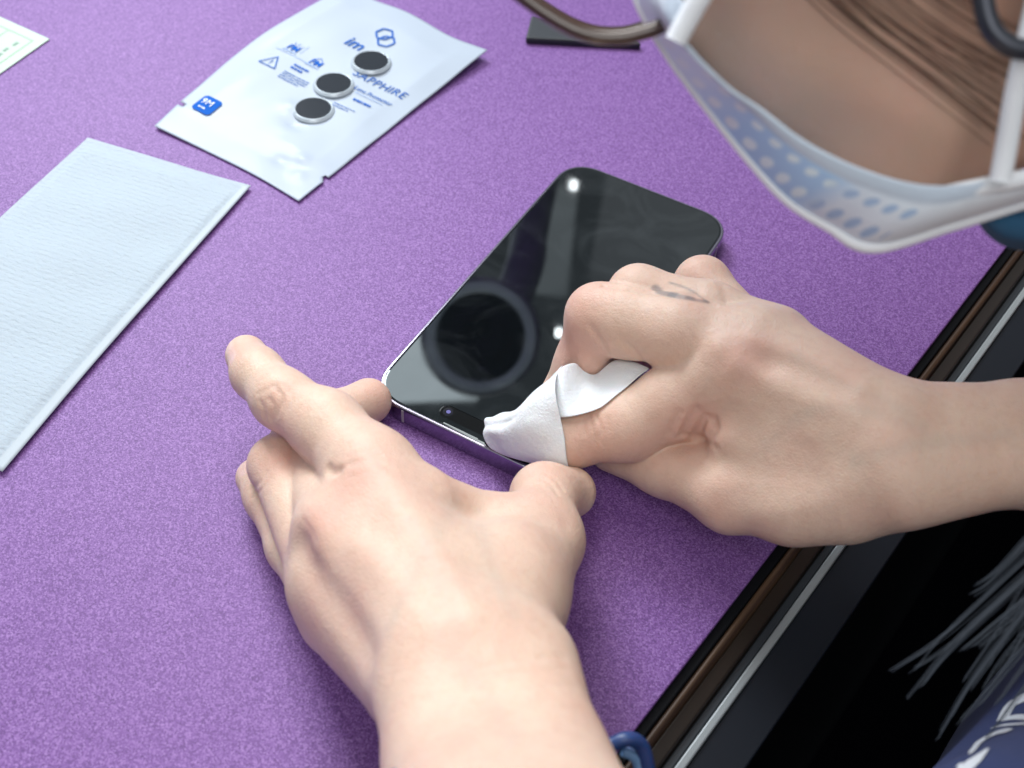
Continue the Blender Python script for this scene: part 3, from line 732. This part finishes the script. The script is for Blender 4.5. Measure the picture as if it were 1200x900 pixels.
fm = mat('white_foil', (.39, .45, .53), .48, spec=.3, Coat_Weight=.06, Coat_Roughness=.12)
t = NT(fm); t.l(t.bump(t.noise(120, 3), .08, .001), t.b.inputs['Normal'])
pv = X.reshape(-1, 3); pf = grid_faces(80, 110)
# tear notches
cn = [P(213, 122, 1.6), P(381, 209, 1.2)]
cent = np.array([pv[list(f)].mean(0) for f in pf]); keep = np.ones(len(pf), bool)
for c in cn: keep &= np.linalg.norm((cent-c)[:, :2], axis=1) > 1.3
pf = [f for f, k in zip(pf, keep) if k]
pouch = mesh_obj('foil_sachet', pv, pf, fm); mod_solid(pouch, .25, -1)
tag(pouch, 'white foil sachet printed in blue with three lens covers, behind the folded wipe', 'sachet')
def pz(x, y):                    # height of the sachet near a place, averaged over its nearest points
    d = (pv[:, 0]-x)**2+(pv[:, 1]-y)**2; k = np.argpartition(d, 6)[:6]; w = 1/(d[k]+.05); return float((pv[k, 2]*w).sum()/w.sum())
e1 = N((pb[-1]-pb[0])*[1, 1, 0]); e2 = np.array([-e1[1], e1[0], 0])
blue = mat('blue_ink', (.030, .12, .42), .7, spec=.1); strong = mat('strong_blue_ink', (.004, .10, .46), .7, spec=.1); pale = mat('pale_blue_ink', (.18, .30, .58), .5); whi = mat('white_ink', (.75, .8, .88), .5)
def decal(c, polys, lift=.35, ang=0):      # flat marks in mm about the place c, laid on the sachet
    V = []; F = []
    ca2, sa2 = math.cos(ang), math.sin(ang)
    for pv2, fs in polys:
        o = len(V)
        for x, y in pv2:
            x, y = x*ca2-y*sa2, x*sa2+y*ca2
            w = c+e1*x+e2*y; V.append((w[0], w[1], pz(w[0], w[1])+lift))
        F += [tuple(i+o for i in f) for f in fs]
    return V, F
def rect(x0, y0, x1, y1): return [(x0, y0), (x1, y0), (x1, y1), (x0, y1)], [(0, 1, 2, 3)]
def seg(a, b, w):
    a, b = np.array(a, float), np.array(b, float); d = (b-a)/np.linalg.norm(b-a); n = np.array([-d[1], d[0]])*w/2
    return [tuple(a-n), tuple(b-n), tuple(b+n), tuple(a+n)], [(0, 1, 2, 3)]
def pline(pts, w, close=True):
    return [seg(pts[i], pts[(i+1) % len(pts)], w) for i in range(len(pts) if close else len(pts)-1)]
def text2d(s, size, shear=0, space=1.0, off=0):
    c = bpy.data.curves.new('t', 'FONT'); c.body = s; c.size = size; c.shear = shear; c.space_character = space; c.offset = off; c.resolution_u = 3; c.fill_mode = 'FRONT'
    ob = bpy.data.objects.new('t', c); me = bpy.data.meshes.new_from_object(ob)
    pv2 = [(v_.co.x, v_.co.y) for v_ in me.vertices]; fs = [tuple(p.vertices) for p in me.polygons]
    bpy.data.objects.remove(ob); bpy.data.meshes.remove(me); bpy.data.curves.remove(c)
    return pv2, fs
def scal(p, sx, sy): return [(x*sx, y*sy) for x, y in p[0]], p[1]
ink = {'blue': [], 'strong': [], 'pale': [], 'white': []}
c = P(412, 88, 3); L_ = np.linalg.norm(P(464, 121, 3)-c)
tx = text2d('SAPPHIRE', 6.4, .12, 1.08); w_ = max(x for x, y in tx[0]); ink['blue'].append(decal(c, [scal(tx, L_/w_, 1.0)]))
tx = text2d('Lens Protector', 3.3, .1, 1.0, .03); w_ = max(x for x, y in tx[0]); ink['blue'].append(decal(P(414, 103, 3), [scal(tx, np.linalg.norm(P(455, 125, 3)-P(414, 103, 3))/w_, 1)]))
ink['pale'].append(decal(P(416, 107, 3), [rect(0, -.2, 15, .1)]))
def scrib(n, ln, h, gap):
    o = []; 
    for r in range(n):
        x = 0; Lr = ln*(1 if r < n-1 else .8)
        while x < Lr:
            w = rng.uniform(.5, 1.7); o.append(rect(x, -r*gap, min(x+w, Lr), -r*gap+h)); x += w+rng.uniform(.15, .5)
    return o
ink['strong'].append(decal(P(413, 116, 3), scrib(1, 11.5, 1.3, 2)))
ink['blue'].append(decal(P(391, 119, 3), scrib(2, 11.5, .45, 1.5)))
ink['strong'].append(decal(P(344, 77.5, 3), scrib(2, 8.0, 1.15, 2.2)))
ink['blue'].append(decal(P(333, 84.5, 3), scrib(4, 14.0, .5, 1.45)))
tx = text2d('im', 9.5, .15, 1.0, .14); ink['blue'].append(decal(P(402, 53, 3), [tx]))
def hexa(cx, cy, r, a0=0): return [(cx+r*math.cos(a0+k*math.pi/3), cy+r*math.sin(a0+k*math.pi/3)) for k in range(6)]
ink['blue'].append(decal(P(451, 47, 3), pline(hexa(-1.9, 2.2, 4.2, .2), 1.0)+pline(hexa(2.2, -1.8, 4.2, .2), 1.0)))
for q, extra in (((335, 58), [seg((2.2, 3.2), (1.6, 5.6), .3), seg((3.6, 3.2), (4.0, 5.8), .3), seg((4.8, 3.0), (6.6, 4.8), .3)]),
                 ((361, 74), [seg((1, 3.4), (3.2, 5.6), .35), seg((3.2, 5.6), (5.6, 3.4), .35)])):
    tx = text2d('PM', 5.0, .1, .95, .08)
    ink['strong'].append(decal(P(*q, 3), [tx]+extra)); ink['pale'].append(decal(P(*q, 3), [rect(-1, -1.4, 7, -1.0), rect(-.4, -.8, 5.5, -.55)]))
ink['pale'].append(decal(P(356, 62, 3), [seg((0, -2.5), (0, 4), .25)])); ink['pale'].append(decal(P(324, 58, 3), [seg((0, 0), (21, 0), .3)]))
ink['blue'].append(decal(P(317, 75, 3), pline([(-4.6, -2.4), (4.6, -2.4), (0, 5.2)], .55)+[seg((0, -.4), (0, 2.0), .5), seg((0, -1.4), (0, -.9), .5)]))
bc = P(243, 125, 1.8)
bd = rrect(-5, -5, 5, 5, 1.9, 6, 2)
gridp = [([(0, 0)]+[(x*f, y*f) for f in (.33, .66, 1.0) for x, y in bd], [(0, 1+i, 1+(i+1) % len(bd)) for i in range(len(bd))]+[(1+r*len(bd)+i, 1+(r+1)*len(bd)+i, 1+(r+1)*len(bd)+(i+1) % len(bd), 1+r*len(bd)+(i+1) % len(bd)) for r in (0, 1) for i in range(len(bd))])]
ink['strong'].append(decal(bc, gridp, .5))
tx = text2d('9M', 4.6, 0, 1.05, 0); ink['white'].append(decal(bc-e1*3.6-e2*.4, [tx], .75)); ink['white'].append(decal(bc-e1*2.4-e2*3.0, scrib(1, 4.6, .75, 1), .75))
for k_, m_ in (('blue', blue), ('strong', strong), ('pale', pale), ('white', whi)):
    mesh_obj('printed_marks', *join_geo(ink[k_]), m_, pouch, smooth=False)
# lens covers
ringm = mat('clear_ring', (.50, .57, .63), .22, .15); dk = mat('dark_lens_glass', (.020, .025, .033), .12, spec=.5)
for (px, py), lab in (((367, 125), 'dark round lens cover on the sachet, nearest the glossy dents'), ((391, 97.5), 'dark round lens cover on the sachet, between two others'), ((435, 73), 'dark round lens cover on the sachet, below the hexagon logo')):
    c = P(px, py, 4.2); z0 = pz(c[0], c[1])
    t_ = thing('lens_cover', lab, 'lens cover', group='lens covers on the sachet')
    def lathe(prof, n=48):
        V = [(c[0]+r*math.cos(a), c[1]+r*math.sin(a), z0+z) for a in np.linspace(0, 2*np.pi, n, endpoint=False) for r, z in prof]
        return V, grid_faces(n, len(prof), True, True)
    mesh_obj('rim', *lathe([(7.5, .1), (8.9, .1), (9.0, .4), (8.5, .7), (8.3, .8), (8.1, 1.5), (7.8, 1.6), (7.5, 1.4)]), ringm, t_)
    v, f = disc(c[0], c[1], 7.6, z0+.2, z0+1.45, 48); mesh_obj('lens_glass', v, f, dk, t_, smooth=False)

# folded wipe packet at the left
A_, B_, Cc = P(103, 162, 2), P(294, 218, 1.4), P(3, 553, 1.4); Dd = A_+(Cc-B_)
W = lambda a, b, f, z=0: a+(b-a)*f+np.array([0, 0, z])
X, S, T_ = coons([Cc+0, W(Cc, Dd, .5, .3), Dd], [Dd, W(Dd, A_, .5, 1.2), A_], [B_, W(B_, A_, .25, .6)-N(B_-Cc)*.8, W(B_, A_, .6, .8)-N(B_-Cc)*.4, A_+np.array([0, 0, .8])], [Cc, W(Cc, B_, .33, .2)+N(B_-A_)*-.7, W(Cc, B_, .66, .2)-N(B_-A_)*.3, B_], 60, 90)
edge_ = np.minimum(np.minimum(S/.085, (1-S)/.05), np.minimum(T_/.03, (1-T_)/.045))
X[..., 2] += .7*np.clip((edge_-.72)/.35, 0, 1)**.7+.25*np.sin(S*10+T_*3)*np.clip(edge_, 0, 1)+.2*np.sin(T_*31+S*4)*np.clip(edge_, 0, 1)
X[..., 2] = np.maximum(X[..., 2], .5)
em_ = mat('pale_blue_wipe', (.45, .51, .565), .8, Subsurface_Weight=.1); t = NT(em_)
mp = t.n('ShaderNodeMapping'); t.l(t.coord(), mp.inputs[0]); ex = N((B_-A_)*[1, 1, 0]); mp.inputs['Rotation'].default_value = (0, 0, -math.atan2(ex[1], ex[0])); 
m1 = t.n('ShaderNodeMapping'); t.l(mp.outputs[0], m1.inputs[0]); m1.inputs['Scale'].default_value = (380, 900, 300)
b1 = t.bump(t.noise(1.0, 3, .6, m1.outputs[0], .4), .7, .0008); wv = t.n('ShaderNodeTexWave', wave_type='BANDS', bands_direction='Y'); wv.inputs['Scale'].default_value = 130; wv.inputs['Distortion'].default_value = 1.5; wv.inputs['Detail'].default_value = 2; t.l(mp.outputs[0], wv.inputs['Vector']); b2 = t.bump(wv.outputs['Fac'], .16, .0006, b1); t.l(b2, t.b.inputs['Normal'])
Sf = S.reshape(-1); pfc = grid_faces(60, 90)
seal = mat('sealed_border', (.42, .48, .53), .6)
packet = mesh_obj('wipe_packet', X.reshape(-1, 3), pfc, mats=[em_, seal], fmat=[1 if Sf[list(f)].mean() < .058 else 0 for f in pfc]); mod_solid(packet, .35, -1)
tag(packet, 'pale blue embossed paper packet lying flat at the left of the mat', 'packet')

# green slip of paper in the corner
q = [P(58, 46, .5), P(0, 20, .5), P(0, 86.5, .5)]; a1 = N(q[1]-q[0]); a2 = N(q[2]-q[0])
c0_ = q[0]; a2p = N(a2)
sheet = [c0_, c0_+a1*70, c0_+a1*70+a2*95, c0_+a2*95]
slip = mesh_obj('paper_slip', sheet, [(0, 1, 2, 3)], mat('pale_green_paper', (.48, .60, .50), .7), smooth=False); mod_solid(slip, .4, 0)
tag(slip, 'pale green paper slip with a thin printed border in the far corner', 'paper')
def on_slip(x, y): return c0_+a1*x+a2*y+np.array([0, 0, .35])
lines = [[on_slip(5, 5), on_slip(70, 5), on_slip(70, 5.5), on_slip(5, 5.5)], [on_slip(5, 5.5), on_slip(5.5, 5.5), on_slip(5.5, 95), on_slip(5, 95)], [on_slip(20, 5.5), on_slip(20.5, 5.5), on_slip(20.5, 95), on_slip(20, 95)]]
mk = [[on_slip(9+x, 10+y), on_slip(9+x+1.6, 10+y), on_slip(9+x+1.6, 10+y+3), on_slip(9+x, 10+y+3)] for x, y in ((0, 0), (.6, 5.5), (0, 10))]
mesh_obj('border_line', *join_geo([(np.array(l), [(0, 1, 2, 3)]) for l in lines]), mat('green_ink', (.33, .55, .38), .7), slip, smooth=False)
mesh_obj('printed_marks', *join_geo([(np.array(l), [(0, 1, 2, 3)]) for l in mk]), mat('grey_ink', (.22, .34, .28), .7), slip, smooth=False)

# dark wedge on the far side of the mat
wz = 3.5
o = [P(623, 17, wz), P(616, 44, wz), P(690, 48, wz), P(752, 51, wz), P(748, 46, wz), P(690, 32, wz)]
n_ = len(o); V = [p*[1, 1, 0]+np.array([0, 0, .05]) for p in o]+o
wedge = mod_bevel(fix_normals(mesh_obj('squeegee_card', V, [tuple(range(n_)), tuple(range(n_, 2*n_))]+[(i, (i+1) % n_, n_+(i+1) % n_, n_+i) for i in range(n_)], mat('dark_rubber', (.016, .021, .028), .55), smooth=False)), 1.0, 2)
tag(wedge, 'dark grey wedge-shaped squeegee on the mat behind the glasses', 'squeegee')

# ---------------------------------------------------------------- what the screen mirrors: a round lamp head on its arm beyond the desk
def mirr(x, y, dist):
    a = P(x, y, PT); d = N(a-CC); d = d*np.array([1, 1, -1]); return a+d*dist
LC = mirr(563, 395, 430); lax = N(P(563, 395, PT)*np.array([1, 1, 1])-LC)
lu = N(np.cross(lax, [0, 0, 1])); lw = np.cross(lu, lax)
lamp = thing('magnifier_lamp', 'round dark magnifier lamp with a grey rim on a tube arm, mirrored in the screen', 'lamp')
def lathe3(prof, n=64):
    V = [LC+lax*z+(lu*math.cos(a)+lw*math.sin(a))*r for a in np.linspace(0, 2*np.pi, n, endpoint=False) for r, z in prof]
    return np.array(V), grid_faces(n, len(prof), True, True)
gr = mat('grey_plastic', (.62, .66, .70), .5)
mesh_obj('rim', *lathe3([(33, -1), (41, 0), (43, -5), (41, -26), (31, -26)]), gr, lamp)
rl = mat('added_glow_ring', (.7, .75, .8), .5, Emission_Color=(.75, .88, 1, 1), Emission_Strength=.7)  # glow added so the ring shows bright in the screen
mesh_obj('added_glow_ring', *lathe3([(32, .2), (39, 1.5), (39, -.5), (32, -.5)]), rl, lamp)
mesh_obj('lens_disc', *lathe3([(.1, -6), (31.5, -6), (31.5, -9), (.1, -9)]), mat('lamp_dark', (.004, .005, .006), .3), lamp)
mesh_obj('arm', *tube(spline([LC+lw*30-lax*18, mirr(612, 320, 480), mirr(622, 270, 560), mirr(640, 200, 760)], 30), 15, 16), gr, lamp)

# ---------------------------------------------------------------- light: workshop lamps, plus added fill and reflection lights
def area(name, loc, target, size, power, col, size_y=None):
    ld = bpy.data.lights.new(name, 'AREA'); ld.energy = power; ld.color = col; ld.size = size*SC
    if size_y: ld.shape = 'RECTANGLE'; ld.size_y = size_y*SC
    o = bpy.data.objects.new(name, ld); C.objects.link(o); o.location = Vector(loc)*SC
    o.rotation_euler = (Vector(target)-Vector(loc)).to_track_quat('-Z', 'Y').to_euler(); return o
cen = np.array([20, 40, 0.])
area('window_light', cen+np.array([-820, 540, 860]), cen, 420, 15.5, (.90, .95, 1.0))
area('ceiling_panel', mirr(462, 425, 1500), P(462, 425, PT), 260, .55, (.9, .96, 1.0), 130)
area('ceiling_light', cen+np.array([-330, 330, 1350]), cen, 620, 10.6, (1.0, .98, .95))
area('front_fill_light', np.array([400, -640, 1050]), cen+np.array([80, 0, 0]), 700, 5.6, (1.0, .98, .96))  # added fill from the camera side for the right hand
area('reflection_panel', mirr(778, 272, 1500), P(778, 272, PT), 215, .045, (.95, .95, 1.0), 190)  # added dim light, mirrored as grey at the screen's far right
area('reflection_strip', mirr(652, 282, 1400), P(652, 282, PT), 50, .022, (.9, .96, 1.0), 170)  # added dim light, mirrored as a pale band in the screen
for q, s_ in (((672, 217), 8), ((655, 390), 7)):
    p_ = mirr(*q, 900); area('led_spot', p_, P(*q, PT), s_, .008, (1, 1, 1), s_*1.3)
w = bpy.data.worlds.new('World'); scene.world = w; w.use_nodes = True
nt = w.node_tree; bg = nt.nodes['Background']
tc = nt.nodes.new('ShaderNodeTexCoord'); sx = nt.nodes.new('ShaderNodeSeparateXYZ'); nt.links.new(tc.outputs['Generated'], sx.inputs[0])
nz = nt.nodes.new('ShaderNodeTexNoise'); nz.inputs['Scale'].default_value = 2.2; nz.inputs['Detail'].default_value = 2; nt.links.new(tc.outputs['Generated'], nz.inputs['Vector'])
mr = nt.nodes.new('ShaderNodeMapRange'); mr.inputs[1].default_value = -.3; mr.inputs[2].default_value = .9; mr.inputs[3].default_value = .08; mr.inputs[4].default_value = .36; nt.links.new(sx.outputs[2], mr.inputs[0])
mm_ = nt.nodes.new('ShaderNodeMath'); mm_.operation = 'MULTIPLY'; nt.links.new(mr.outputs[0], mm_.inputs[0])
m2 = nt.nodes.new('ShaderNodeMapRange'); m2.inputs[1].default_value = .35; m2.inputs[2].default_value = .65; m2.inputs[3].default_value = .45; m2.inputs[4].default_value = 1.5; nt.links.new(nz.outputs['Fac'], m2.inputs[0]); nt.links.new(m2.outputs[0], mm_.inputs[1])
bg.inputs[0].default_value = (.86, .94, 1.0, 1); nt.links.new(mm_.outputs[0], bg.inputs[1])
vs = scene.view_settings; vs.view_transform = 'Standard'; vs.look = 'None'; vs.gamma = 1; vs.exposure = .08
scene.cycles.use_denoising = True
